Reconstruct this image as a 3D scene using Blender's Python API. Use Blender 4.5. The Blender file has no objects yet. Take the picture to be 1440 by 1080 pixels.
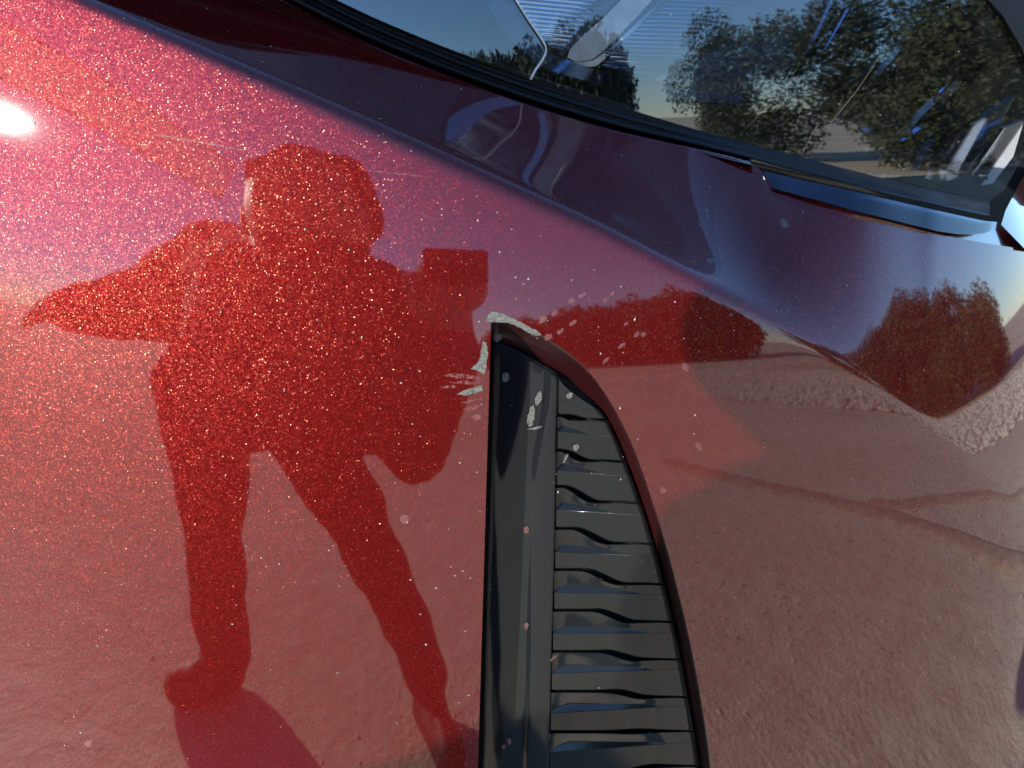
import bpy, bmesh, math, random
import numpy as np
from mathutils import Vector, Matrix
from mathutils.geometry import delaunay_2d_cdt
R = math.radians
random.seed(7); RNG = np.random.default_rng(7)
SC = bpy.context.scene; COL = SC.collection

# ------------------------------------------------------------------ camera, sky, sun, exposure
FOC = 1067.0; PITCH = R(22.0); CAM = np.array([0.0, 0.0, 1.05])
cam_d = bpy.data.cameras.new('camera'); cam = bpy.data.objects.new('camera', cam_d); COL.objects.link(cam)
cam.location = CAM; cam.rotation_euler = (R(90) - PITCH, 0, 0)
cam_d.sensor_width = 36; cam_d.lens = 36 * FOC / 1440; cam_d.clip_start = 0.01; cam_d.clip_end = 2000
SC.camera = cam
SUN_AZ, SUN_EL = R(-55), R(20.5)
SUN = Vector((math.cos(SUN_EL) * math.sin(SUN_AZ), -math.cos(SUN_EL) * math.cos(SUN_AZ), math.sin(SUN_EL)))
W = bpy.data.worlds.new('World'); SC.world = W; W.use_nodes = True
sky = W.node_tree.nodes.new('ShaderNodeTexSky'); sky.sky_type = 'NISHITA'; sky.sun_disc = False
sky.sun_elevation = SUN_EL; sky.sun_rotation = math.atan2(SUN.x, SUN.y)
sky.air_density = .9; sky.dust_density = 0.0; sky.ozone_density = 6.0
bg = W.node_tree.nodes['Background']; bg.inputs[1].default_value = 0.15
W.node_tree.links.new(sky.outputs[0], bg.inputs[0])
sl = bpy.data.lights.new('sun', 'SUN'); sl.energy = 5.0; sl.angle = R(0.53); sl.color = (1, .94, .85)
so = bpy.data.objects.new('sun', sl); COL.objects.link(so); so.location = (-4, -3, 5)
so.rotation_euler = SUN.to_track_quat('Z', 'Y').to_euler()
VS = SC.view_settings; VS.view_transform = 'Standard'; VS.look = 'None'; VS.exposure = 1.5; VS.gamma = 1; VS.use_curve_mapping = False

# ------------------------------------------------------------------ materials
def mat(name, color=(.5, .5, .5), rough=.5, metal=0., coat=0., coat_rough=.02, spec=.5, ior=1.5):
    m = bpy.data.materials.new(name); m.use_nodes = True
    b = m.node_tree.nodes['Principled BSDF']
    b.inputs['Base Color'].default_value = (*color, 1); b.inputs['Roughness'].default_value = rough
    b.inputs['Metallic'].default_value = metal; b.inputs['Coat Weight'].default_value = coat
    b.inputs['Coat Roughness'].default_value = coat_rough; b.inputs['Specular IOR Level'].default_value = spec
    b.inputs['IOR'].default_value = ior
    return m, m.node_tree, b
def N(t, kind, **kw):
    n = t.nodes.new(kind)
    for k, v in kw.items(): setattr(n, k, v)
    return n
def L(t, a, b): t.links.new(a, b)
def math_node(t, op, a=None, b=None, c=None):
    n = N(t, 'ShaderNodeMath', operation=op)
    for i, x in enumerate((a, b, c)):
        if x is None: continue
        if isinstance(x, (int, float)): n.inputs[i].default_value = x
        else: L(t, x, n.inputs[i])
    return n.outputs[0]
def vmath(t, op, a=None, b=None, s=None):
    n = N(t, 'ShaderNodeVectorMath', operation=op)
    for i, x in enumerate((a, b)):
        if x is None: continue
        if isinstance(x, tuple): n.inputs[i].default_value = x
        else: L(t, x, n.inputs[i])
    if s is not None: n.inputs['Scale'].default_value = s
    return n.outputs[0]
def ramp(t, fac, stops):
    n = N(t, 'ShaderNodeValToRGB'); e = n.color_ramp.elements
    while len(e) > 1: e.remove(e[-1])
    e[0].position = stops[0][0]; e[0].color = (*stops[0][1], 1)
    for p, c in stops[1:]:
        x = e.new(p); x.color = (*c, 1)
    L(t, fac, n.inputs[0]); return n.outputs[0]
def noise(t, vec, scale, detail=3, rough=.55, dist=0.):
    n = N(t, 'ShaderNodeTexNoise'); n.inputs['Scale'].default_value = scale; n.inputs['Detail'].default_value = detail
    n.inputs['Roughness'].default_value = rough; n.inputs['Distortion'].default_value = dist; L(t, vec, n.inputs['Vector']); return n.outputs[0]
def bump(t, h, strength, dist, bsdf, sock='Normal'):
    n = N(t, 'ShaderNodeBump'); n.inputs['Strength'].default_value = strength; n.inputs['Distance'].default_value = dist
    L(t, h, n.inputs['Height']); L(t, n.outputs[0], bsdf.inputs[sock])
def objco(t): return N(t, 'ShaderNodeTexCoord').outputs['Object']

def make_paint():
    """clear coat over red flakes: a mirror-like film by Fresnel on top of tilted metal flakes and a little red pigment"""
    m = bpy.data.materials.new('metallic_red_paint'); m.use_nodes = True; t = m.node_tree
    t.nodes.remove(t.nodes['Principled BSDF']); out = t.nodes['Material Output']
    co = objco(t)
    v = N(t, 'ShaderNodeTexVoronoi'); v.inputs['Scale'].default_value = 1150; L(t, co, v.inputs['Vector'])
    v2 = N(t, 'ShaderNodeTexVoronoi'); v2.inputs['Scale'].default_value = 2300; L(t, co, v2.inputs['Vector'])
    geo = N(t, 'ShaderNodeNewGeometry').outputs['Normal']
    d1 = vmath(t, 'SCALE', vmath(t, 'SUBTRACT', v.outputs['Color'], (.5, .5, .5)), s=.50)
    d2 = vmath(t, 'SCALE', vmath(t, 'SUBTRACT', v2.outputs['Color'], (.5, .5, .5)), s=.44)
    nn = vmath(t, 'NORMALIZE', vmath(t, 'ADD', geo, vmath(t, 'ADD', d1, d2)))
    sep = N(t, 'ShaderNodeSeparateColor'); L(t, v.outputs['Color'], sep.inputs[0])
    flake = N(t, 'ShaderNodeBsdfGlossy'); flake.distribution = 'BECKMANN'; flake.inputs['Roughness'].default_value = FLAKE_ROUGH
    L(t, ramp(t, sep.outputs[0], [(0, (.025, .0012, .0012)), (.55, (.054, .0025, .0024)), (.86, (.086, .0054, .0043)), (.97, (.135, .016, .009)), (1, (.20, .055, .025))]), flake.inputs['Color'])
    L(t, nn, flake.inputs['Normal'])
    dif = N(t, 'ShaderNodeBsdfDiffuse'); dif.inputs['Color'].default_value = (.042, .0015, .0016, 1)
    glow = N(t, 'ShaderNodeBsdfGlossy'); glow.inputs['Roughness'].default_value = .17; glow.inputs['Color'].default_value = (.0075, .0042, .0026, 1); L(t, nn, glow.inputs['Normal'])
    add0 = N(t, 'ShaderNodeAddShader'); L(t, flake.outputs[0], add0.inputs[0]); L(t, glow.outputs[0], add0.inputs[1])
    add = N(t, 'ShaderNodeAddShader'); L(t, add0.outputs[0], add.inputs[0]); L(t, dif.outputs[0], add.inputs[1])
    coat = N(t, 'ShaderNodeBsdfGlossy'); coat.inputs['Roughness'].default_value = .036
    fr = N(t, 'ShaderNodeFresnel'); fr.inputs[0].default_value = 1.69
    mx = N(t, 'ShaderNodeMixShader'); L(t, fr.outputs[0], mx.inputs[0]); L(t, add.outputs[0], mx.inputs[1]); L(t, coat.outputs[0], mx.inputs[2])
    L(t, mx.outputs[0], out.inputs[0]); return m
FLAKE_ROUGH = .52
M = {}
M['paint'] = make_paint()
M['shaded_wall_paint'] = mat('shade_darkened_paint', (.014, .0015, .002), .35, 0., 1.0, .03)[0]  # paint colour darkened to stand for the shade on the vent wall
M['primer'], t, b = mat('exposed_primer', (.09, .096, .083), .7)
L(t, ramp(t, noise(t, objco(t), 420, 4), [(.35, (.045, .048, .042)), (.6, (.105, .11, .096))]), b.inputs['Base Color'])
M['scuff_and_streak'], t, b = mat('scuff_and_reflected_streak', (.17, .055, .05), .6)
M['splat'], t, b = mat('dried_splash', (.22, .09, .085), .6)
M['grime'], t, b = mat('pale_grime', (.20, .195, .18), .8)
M['dust'], t, b = mat('dust', (.28, .26, .23), .8)
def patchy(m, scale, lo, hi, amax):
    t = m.node_tree; b = t.nodes['Principled BSDF']; n = noise(t, objco(t), scale, 4, .7)
    mr = N(t, 'ShaderNodeMapRange'); L(t, n, mr.inputs[0]); mr.inputs[1].default_value = lo; mr.inputs[2].default_value = hi; mr.inputs[4].default_value = amax
    L(t, mr.outputs[0], b.inputs['Alpha'])
patchy(M['splat'], 1500, .30, .62, .62); patchy(M['grime'], 1300, .34, .64, .8); patchy(M['scuff_and_streak'], 500, .40, .62, .85)
def plastic(name, c, r, scale=260, amt=.15, spec=.5):
    m, t, b = mat(name, c, r, spec=spec)
    n = noise(t, objco(t), scale, 5, .6, .6)
    L(t, math_node(t, 'MULTIPLY_ADD', n, amt, r - amt * .5), b.inputs['Roughness'])
    return m
M['gloss_black'] = plastic('gloss_black_plastic', (.008, .009, .010), .08, 90, .1, .33)
M['louver'] = plastic('satin_black_plastic', (.009, .010, .010), .09, 140, .08, .34)
M['void'] = mat('dark_void', (.004, .004, .004), .9)[0]
M['rubber'] = plastic('black_rubber', (.008, .008, .008), .45, spec=.14)
M['gap_lip'] = mat('maroon_inner_lip', (.05, .006, .008), .25, .2, 1.0)[0]
M['chrome'] = mat('bright_chrome', (.62, .66, .72), .12, 1.0)[0]
M['smoke_chrome'] = mat('smoked_chrome', (.42, .50, .66), .12, 1.0)[0]
M['marker'] = mat('marker_backing_metal', (.05, .058, .075), .3, 1.0)[0]
M['lamp_black'] = mat('lamp_black_gloss', (.012, .013, .016), .10)[0]
M['light_guide'], t, b = mat('white_light_guide', (.80, .76, .68), .45)
L(t, ramp(t, noise(t, objco(t), 60, 3), [(.35, (.66, .62, .54)), (.65, (.82, .79, .72))]), b.inputs['Base Color'])
def glass(name, rough=.0, ior=1.5, tint=(1, 1, 1)):
    m = bpy.data.materials.new(name); m.use_nodes = True; t = m.node_tree
    t.nodes.remove(t.nodes['Principled BSDF']); out = t.nodes['Material Output']
    fr = N(t, 'ShaderNodeFresnel'); fr.inputs[0].default_value = ior
    tr = N(t, 'ShaderNodeBsdfTransparent'); tr.inputs[0].default_value = (*tint, 1)
    gl = N(t, 'ShaderNodeBsdfGlossy'); gl.inputs['Roughness'].default_value = rough
    mx = N(t, 'ShaderNodeMixShader'); L(t, fr.outputs[0], mx.inputs[0]); L(t, tr.outputs[0], mx.inputs[1]); L(t, gl.outputs[0], mx.inputs[2])
    L(t, mx.outputs[0], out.inputs[0]); return m
M['lens'] = glass('clear_lens', .022, 2.2, (.86, .9, .95))

M['marker_lens'] = glass('marker_lens', .01, 1.45, (.9, .93, .97))
# ------------------------------------------------------------------ ground and what stands around the car
def link(o, parent=None):
    COL.objects.link(o)
    if parent is not None: o.parent = parent
    return o
CAR_AT = Vector((0, .72, 0))
def mesh(name, verts, faces, material, parent=None, smooth=True, normals=None, label=None, facing=False):
    if normals is not None:      # faces wound to agree with the given normals
        V_ = np.asarray(verts, float); N_ = np.asarray(normals, float); F3 = np.array([f[:3] for f in faces])
        fn_ = np.cross(V_[F3[:,1]] - V_[F3[:,0]], V_[F3[:,2]] - V_[F3[:,0]]); back = (fn_ * N_[F3[:,0]]).sum(-1) < 0
        faces = [tuple(reversed(f)) if k else f for f, k in zip(faces, back)]
    elif facing:                 # open strips wound to face the viewer's side
        V_ = np.asarray(verts, float); F3 = np.array([f[:3] for f in faces]); c_ = V_[F3].mean(1)
        fn_ = np.cross(V_[F3[:,1]] - V_[F3[:,0]], V_[F3[:,2]] - V_[F3[:,0]]); flip = (fn_ * (CAM - c_)).sum() < 0
        if flip: faces = [tuple(reversed(f)) for f in faces]
    me = bpy.data.meshes.new(name); me.from_pydata([tuple(map(float, v)) for v in verts], [], faces); me.update()
    me.materials.append(material)
    if smooth:
        me.polygons.foreach_set('use_smooth', [True] * len(me.polygons))
        if normals is not None: me.normals_split_custom_set_from_vertices([tuple(map(float, n)) for n in normals])
    if smooth == 'sharp': me.set_sharp_from_angle(angle=R(20))
    o = bpy.data.objects.new(name, me); link(o, parent)
    if parent is not None and parent.parent is None and parent.type == 'EMPTY': o.location = -parent.location
    if label: o['label'] = label
    return o
def thing(o, label, cat, group=None):
    o['label'] = label; o['category'] = cat
    if group: o['group'] = group
    return o

gm, t, b = mat('sandy_soil', (.4, .33, .25), .9)
co = objco(t)
n1 = noise(t, co, .35, 4); n2 = noise(t, co, 9, 6, .7); n3 = noise(t, co, 70, 4, .7)
mixn = math_node(t, 'MULTIPLY_ADD', n1, .5, math_node(t, 'MULTIPLY_ADD', n2, .35, math_node(t, 'MULTIPLY', n3, .3)))
L(t, ramp(t, mixn, [(.36, (.31, .25, .165)), (.52, (.52, .44, .315)), (.66, (.62, .54, .405)), (.8, (.70, .63, .50))]), b.inputs['Base Color'])
bump(t, math_node(t, 'MULTIPLY_ADD', n3, .3, n2), .6, .02, b)
g = 60; xs = np.concatenate([np.linspace(-600, -12, 12), np.linspace(-10, 14, g), np.linspace(18, 600, 12)])
ys = np.concatenate([np.linspace(-600, -16, 12), np.linspace(-14, 8, g), np.linspace(12, 600, 12)])
vs = [(x, y, .012 * math.sin(x * 1.7 + y) * math.sin(y * 1.3) if abs(x) < 14 and -14 < y < 8 else 0) for y in ys for x in xs]
nx = len(xs); fs = [(j * nx + i, j * nx + i + 1, (j + 1) * nx + i + 1, (j + 1) * nx + i) for j in range(len(ys) - 1) for i in range(nx - 1)]
ground = mesh('ground', vs, fs, gm); ground['kind'] = 'structure'

def leaf_cloud(name, clumps, n, size, material, parent=None):
    C_ = np.array([c for c, r in clumps]); R_ = np.array([r for c, r in clumps]); i = RNG.integers(len(clumps), size=n)
    unit = lambda a: a / np.linalg.norm(a, axis=-1, keepdims=True)
    q = C_[i] + unit(RNG.normal(size=(n, 3))) * R_[i] * RNG.uniform(.5, 1.08, (n, 1)); low = q[:, 2] < .05; q[low, 2] = RNG.uniform(.05, .4, low.sum())
    a = unit(RNG.normal(size=(n, 3))); e = unit(np.cross(a, RNG.normal(size=(n, 3)))); s = size * RNG.uniform(.6, 1.4, (n, 1))
    vs = np.stack([q - a * s, q + e * s * .45, q + a * s, q - e * s * .45], 1).reshape(-1, 3); fs = [(4*k, 4*k+1, 4*k+2, 4*k+3) for k in range(n)]
    return mesh(name, vs, fs, material, parent, smooth=False)
lm, t, b = mat('dry_green_leaves', (.06, .075, .03), .7)
L(t, ramp(t, noise(t, objco(t), 1.2, 3), [(.3, (.020, .025, .009)), (.55, (.050, .060, .021)), (.75, (.10, .10, .034))]), b.inputs['Base Color'])
bark = mat('grey_bark', (.12, .09, .06), .9)[0]
def tube(path, radii, k=10):
    vs, fs = [], []
    path = [Vector(p) for p in path]
    for i, p in enumerate(path):
        d = (path[min(i + 1, len(path) - 1)] - path[max(i - 1, 0)]).normalized()
        q = d.to_track_quat('Z', 'Y')
        for j in range(k):
            a = 2 * math.pi * j / k; vs.append(p + q @ Vector((math.cos(a), math.sin(a), 0)) * radii[i])
    for i in range(len(path) - 1):
        for j in range(k): fs.append((i * k + j, i * k + (j + 1) % k, (i + 1) * k + (j + 1) % k, (i + 1) * k + j))
    fs.append(tuple(range(k - 1, -1, -1))); fs.append(tuple((len(path) - 1) * k + j for j in range(k)))
    return vs, fs
shade_soil, t, b = mat('shadow_line_soil', (.2, .16, .11), .9)  # darker soil colour stands in for shadow lines across the ground
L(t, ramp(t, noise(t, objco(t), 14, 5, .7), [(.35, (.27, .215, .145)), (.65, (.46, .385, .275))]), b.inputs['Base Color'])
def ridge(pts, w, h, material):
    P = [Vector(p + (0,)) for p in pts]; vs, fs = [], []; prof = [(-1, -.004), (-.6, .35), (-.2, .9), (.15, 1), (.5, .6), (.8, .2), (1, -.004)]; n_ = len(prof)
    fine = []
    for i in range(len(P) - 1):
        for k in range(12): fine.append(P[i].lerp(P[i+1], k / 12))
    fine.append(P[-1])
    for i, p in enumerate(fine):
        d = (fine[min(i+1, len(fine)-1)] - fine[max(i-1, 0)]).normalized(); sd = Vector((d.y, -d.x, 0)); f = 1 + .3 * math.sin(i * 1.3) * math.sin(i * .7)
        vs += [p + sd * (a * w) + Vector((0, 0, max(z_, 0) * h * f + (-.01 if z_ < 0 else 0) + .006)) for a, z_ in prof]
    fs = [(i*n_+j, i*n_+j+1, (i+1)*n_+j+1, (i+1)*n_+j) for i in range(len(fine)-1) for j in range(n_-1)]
    o = mesh('soil_shade_strip', vs, fs, material, ground); return o
ridge([(1.9,-1.9),(2.02,-1.06),(2.1,-.6),(2.13,-.13),(2.07,.31),(1.9,.8),(1.6,1.3)], .09, .002, shade_soil)
ridge([(2.2,-.3),(2.3,-.1),(2.5,.1),(2.6,.4),(2.9,1.2)], .08, .002, shade_soil)
bush = link(bpy.data.objects.new('round_bush', None)); bush.location = (12, .2, 0)
thing(bush, 'dark green round bush mirrored in the dark fender right of the crease', 'bush')
cl = []
for i in range(90):
    y = RNG.uniform(-2.0, 3.4); h = 2.9 - .05 * (y + .4) ** 2 - .16 * max(0, y) 
    cl.append(((12 + RNG.uniform(-1, 1), y, RNG.uniform(.4, max(.6, h - .55))), (.62, .55, .55)))
for i in range(30): cl.append(((13 + RNG.uniform(-1, 1), RNG.uniform(-6.5, -2.0), RNG.uniform(.4, 2.9)), (.6, .7, .6)))
leaf_cloud('crown', cl, 130000, .045, lm, bush)
for dx, dy in ((0, 0), (.25, .5), (-.2, -.5)):
    mesh('trunk', *tube([(12 + dx * .3, .2 + dy * .3, 0), (12 + dx, .2 + dy, .7), (12 + dx * 2, .2 + dy * 2, 1.5)], [.07, .05, .02]), bark, bush)
wood = []
for i in range(80):
    a = R(RNG.uniform(10, 53)); r = RNG.uniform(24, 30); h = RNG.uniform(.8, 1.05) * np.interp(math.degrees(a), [10, 14, 22, 34, 46, 53], [1.6, 3.0, 3.6, 4.2, 4.9, 4.2])
    wood.append(((r * math.sin(a), -r * math.cos(a), h * .5), (1.5, 1.5, h * .5)))
tw = leaf_cloud('distant_trees', wood, 45000, .22, lm); tw['kind'] = 'stuff'
thing(tw, 'low line of dark trees on the horizon mirrored in the red paint', 'trees'); 

# pebbles strewn over the soil beside the car
vs, fs = [], []
for i in range(2600):
    a = R(RNG.uniform(-70, 115)); r = .35 + 9 * RNG.uniform() ** 2
    x, y = .2 + r * math.sin(a), .35 - r * math.cos(a)
    s = RNG.uniform(.002, .007) * (1 + .25 * r); k = len(vs); sx, sy, sz = s * RNG.uniform(.7, 1.4), s * RNG.uniform(.7, 1.4), s * .7
    vs += [(x + sx, y, .0), (x, y + sy, .002), (x - sx, y, 0), (x, y - sy, .002), (x + sx * .2, y, sz), (x, y, -.01)]
    fs += [(k, k + 1, k + 4), (k + 1, k + 2, k + 4), (k + 2, k + 3, k + 4), (k + 3, k, k + 4)]
stone, t, b = mat('pale_stone', (.45, .41, .35), .85)
pb = mesh('pebbles', vs, fs, stone, smooth=False); pb['kind'] = 'stuff'; thing(pb, 'small pale stones strewn over the sandy ground beside the car', 'pebbles')
# gravel verge further off to the right
vs, fs = [], []
for i in range(7000):
    x = RNG.uniform(5.0, 10.5); y = RNG.uniform(-9, 5) - (x - 5) * .25; s = RNG.uniform(.02, .07); k = len(vs)
    vs += [(x + s, y, 0), (x, y + s, .01), (x - s, y, 0), (x, y - s, .01), (x, y, s * RNG.uniform(.6, 1.1))]
    fs += [(k, k + 1, k + 4), (k + 1, k + 2, k + 4), (k + 2, k + 3, k + 4), (k + 3, k, k + 4)]
vg = mesh('gravel_verge', vs, fs, stone, smooth=False); vg['kind'] = 'stuff'; thing(vg, 'strip of grey gravel in front of the bush, mirrored in the fender', 'gravel')

# ------------------------------------------------------------------ body surface of the car
# the bumper skin is the smooth sheet Y = f(X, Z); outlines are given on a drafting grid (u, v) and dropped onto it
COEF = [0.4749, 0.12621, 0.15357, 0.55142, 0.09894, 0.41545, -0.17139, 0.21325, 0.18894, 0.39525, -0.16186, 1.20385, 0.63605]
EXPO = [(0, 0), (1, 0), (0, 1), (2, 0), (1, 1), (0, 2), (3, 0), (2, 1), (1, 2), (0, 3), (4, 0), (5, 0), (3, 1)]
AX_F = np.array([0, math.cos(PITCH), -math.sin(PITCH)]); AX_U = np.array([0, math.sin(PITCH), math.cos(PITCH)]); AX_R = np.array([1., 0, 0])
def ray(u, v):
    u = np.asarray(u, float); v = np.asarray(v, float)
    return AX_F + ((u - 720) / FOC)[..., None] * AX_R - ((v - 540) / FOC)[..., None] * AX_U
def at_depth(u, v, Y):
    d = ray(u, v); return CAM + d * (Y / d[..., 1])[..., None]
def fY(X, Z):
    z = Z - .85; return sum(c * X ** a * z ** b for c, (a, b) in zip(COEF, EXPO)) + 2.0 * np.clip(z + .15, 0, 1) ** 2 * np.clip(X - .33, 0, 1)
def front_depth(u, v):
    d = ray(u, v); Y = np.full(d.shape[:-1], .48)
    for i in range(60):
        P = CAM + d * (Y / d[..., 1])[..., None]
        Y = np.clip(.5 * Y + .5 * fY(P[..., 0], P[..., 2]), .3, 1.5)
    return Y
def spl(xs, ys):
    xs = np.array(xs, float); ys = np.array(ys, float); h = np.diff(xs); d = np.diff(ys) / h
    m = np.concatenate([[d[0]], (d[:-1] * h[1:] + d[1:] * h[:-1]) / (h[:-1] + h[1:]), [d[-1]]])
    def f(x):
        x = np.asarray(x, float); i = np.clip(np.searchsorted(xs, x) - 1, 0, len(xs) - 2); q = (x - xs[i]) / h[i]
        r = (2*q**3 - 3*q**2 + 1) * ys[i] + (q**3 - 2*q**2 + q) * h[i] * m[i] + (-2*q**3 + 3*q**2) * ys[i+1] + (q**3 - q**2) * h[i] * m[i+1]
        r = np.where(x < xs[0], ys[0] + m[0] * (x - xs[0]), r); return np.where(x > xs[-1], ys[-1] + m[-1] * (x - xs[-1]), r)
    return f
crease = spl([-400,120,300,500,700,860,980,1100,1200,1300,1440,1600,1800], [-220,0,75,160,250,325,390,455,515,590,725,900,1150])
c_slope = spl([-400,850,950,1050,1120,1200,1300,1440,1700,1900], [2.6,2.6,2.3,1.5,.75,.36,.36,.36,.3,.2])
c_round = spl([-400,700,950,1100,1300,1900], [4,4,4,4,4,8])
PXM = 2200.
def body_depth(u, v):
    s = (crease(u + 1) - crease(u - 1)) / 2
    w = (crease(u) - v) / np.sqrt(1 + s * s); r = c_round(u)
    return front_depth(u, v) + c_slope(u) * r * np.logaddexp(0, w / r) / PXM
def body(u, v): return at_depth(u, v, body_depth(np.asarray(u, float), np.asarray(v, float)))
def normal(fn, u, v, e=.7):
    u = np.asarray(u, float); v = np.asarray(v, float)
    n = np.cross(fn(u + e, v) - fn(u - e, v), fn(u, v + e) - fn(u, v - e)); n /= np.linalg.norm(n, axis=-1, keepdims=True)
    return -n * np.sign((n * ray(u, v)).sum(-1, keepdims=True))

car = link(bpy.data.objects.new('car', None)); car.location = CAR_AT
thing(car, 'metallic red car front corner with chipped bumper, black side vent and headlight', 'car')
def group_part(name, label=None):
    o = link(bpy.data.objects.new(name, None), car)
    o.location = -CAR_AT
    if label: o['label'] = label
    return o

def path(pts, step=6):
    """smooth open curve through pts (Catmull-Rom), sampled about every step units"""
    P = [np.array(p, float) for p in pts]; out = []
    for i in range(len(P) - 1):
        a, b_, c, d = P[max(i-1, 0)], P[i], P[i+1], P[min(i+2, len(P)-1)]
        n = max(1, int(np.linalg.norm((c - b_)[:2]) / step))
        for k in range(n):
            q = k / n; out.append(.5 * ((2*b_) + (c-a)*q + (2*a-5*b_+4*c-d)*q*q + (-a+3*b_-3*c+d)*q**3))
    out.append(P[-1]); return np.array(out)
VENT = [(666,1300,670,1300),(672,1080,676,1080),(681,780,684,780),(688,540,691,540),(690,470,692,492),(691,452,693,480),(697,445,698,479),
 (712,448,712,485),(735,458,737,497),(765,474,770,516),(795,493,800,535),(822,516,827,557),(846,546,847,580),(869,584,863,608),(891,630,881,652),
 (911,685,903,712),(931,748,923,778),(949,813,938,838),(966,883,952,899),(980,950,962,954),(991,1015,973,1014),(999,1080,984,1080),(1005,1150,991,1150),(1011,1300,1000,1300)]
vent = path(VENT, 5); lip = vent[:, :2]; trim = vent[:, 2:]
# upper edge of the skin, under the headlight
top_edge = path([(-320,-330),(150,-108),(393,0),(520,64),(600,97),(740,148),(860,184),(1000,215),(1066,236),(1080,262),(1140,280),(1200,298),(1300,325),(1380,341),(1440,352),(1560,388)], 8)
outer = [tuple(p) for p in top_edge] + [(1560, y) for y in range(420, 1400, 30)] + [(x, 1400) for x in range(1560, -321, -30)] + [(-320, y) for y in range(1375, -320, -30)]
def inside(poly, x, y):
    poly = np.asarray(poly); x1, y1 = poly[:, 0], poly[:, 1]; x2, y2 = np.roll(x1, -1), np.roll(y1, -1)
    x = np.asarray(x)[..., None]; y = np.asarray(y)[..., None]
    with np.errstate(divide='ignore', invalid='ignore'):
        c = ((y1 > y) != (y2 > y)) & (x < (x2 - x1) * (y - y1) / (y2 - y1) + x1)
    return c.sum(-1) % 2 == 1
def near(poly, pts, d):
    m = np.full(len(pts), True); poly = np.asarray(poly, float)
    for i in range(0, len(pts), 2000): m[i:i+2000] = ((pts[i:i+2000, None, :] - poly[None]) ** 2).sum(-1).min(1) > d * d
    return m
def sheet(outer, holes, spacing, extra=None):
    """triangulated sheet inside an outline with holes, on the drafting grid"""
    outer = np.asarray(outer, float); x0, y0 = outer.min(0); x1, y1 = outer.max(0)
    gx, gy = np.meshgrid(np.arange(x0, x1, spacing), np.arange(y0, y1, spacing)); pts = np.stack([gx.ravel(), gy.ravel()], -1)
    if extra is not None: pts = np.concatenate([pts, extra])
    keep = inside(outer, pts[:, 0], pts[:, 1])
    for h in holes: keep &= ~inside(h, pts[:, 0], pts[:, 1])
    pts = pts[keep]; pts = pts[near(np.concatenate([outer] + list(holes)), pts, min(4, spacing * .35))]
    pts = pts + RNG.uniform(-.2, .2, pts.shape)
    vs = [Vector(p) for p in outer]; es = []; n = len(vs); es += [(i, (i + 1) % n) for i in range(n)]
    for h in holes:
        k = len(vs); vs += [Vector(p) for p in h]; es += [(k + i, k + (i + 1) % len(h)) for i in range(len(h))]
    vs += [Vector(p) for p in pts]
    v2, _, f2, *_ = delaunay_2d_cdt(vs, es, [], 0, 1e-4)
    uv = np.array([tuple(p) for p in v2]); cen = np.array([uv[list(f)].mean(0) for f in f2])
    ok = inside(outer, cen[:, 0], cen[:, 1])
    for h in holes: ok &= ~inside(h, cen[:, 0], cen[:, 1])
    return uv, [tuple(f) for f, k in zip(f2, ok) if k]
uu = np.arange(-320, 1560, 9.)
band = np.concatenate([np.stack([uu, crease(uu) + o], -1) for o in (-60,-48,-38,-30,-23,-17,-12,-7,-3,0,3,7,12,17,23,30,40,52)])
uv, faces = sheet(outer, [lip], 20, band)
bumper = mesh('bumper_skin', body(uv[:, 0], uv[:, 1]), faces, M['paint'], car, True, normal(body, uv[:, 0], uv[:, 1]))
bumper['label'] = 'metallic red bumper skin with a diagonal crease, chipped at the vent corner'

# rolled wall of the vent opening
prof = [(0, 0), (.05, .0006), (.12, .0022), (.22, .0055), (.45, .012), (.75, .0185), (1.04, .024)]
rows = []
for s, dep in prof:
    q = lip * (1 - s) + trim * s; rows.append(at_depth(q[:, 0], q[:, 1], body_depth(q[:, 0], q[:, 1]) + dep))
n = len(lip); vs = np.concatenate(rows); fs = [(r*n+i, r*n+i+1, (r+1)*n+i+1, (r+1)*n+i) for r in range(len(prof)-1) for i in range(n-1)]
mesh('vent_wall', vs, fs, M['shaded_wall_paint'], bumper, facing=True)

# ------------------------------------------------------------------ black vent insert
insert = group_part('side_vent', 'black plastic side vent with a flat bar and thin louvers set into the bumper')
REC = .017
def ins(u, v, off=0): return at_depth(u, v, front_depth(u, v) + REC + off)
uv, faces = sheet([(650,430),(700,425),(860,540),(1020,1000),(1030,1310),(640,1310)], [], 40)
mesh('backing_plate', ins(uv[:,0], uv[:,1], .012), faces, M['void'], insert)
trim_left = spl([478,492,540,780,1080,1300], [692.5,692.5,691.5,684.5,676.5,670.5])
bar_right = spl([500,540,600,700,800,900,1080,1300], [784,784.5,783.5,781.5,779.5,776.5,772,767])
bar_step = spl([480,560,600,650,700,800,950,1080,1300], [771,769,762,753,749,745.5,743,738,732])
ti = [i for i, p in enumerate(trim) if p[1] < 700]; trim_top = spl([692,698,712,737,770,800,827,847,863,881,903], [482,479.5,485,497,516,535,557,580,608,652,712])
nr, cols = 90, [0,.012,.03,.12,.25,.4,.5,.56,.6,.62,.64,.66,.68,.72,.8,.9,.96,.985,1.0]
vs = []
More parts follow.
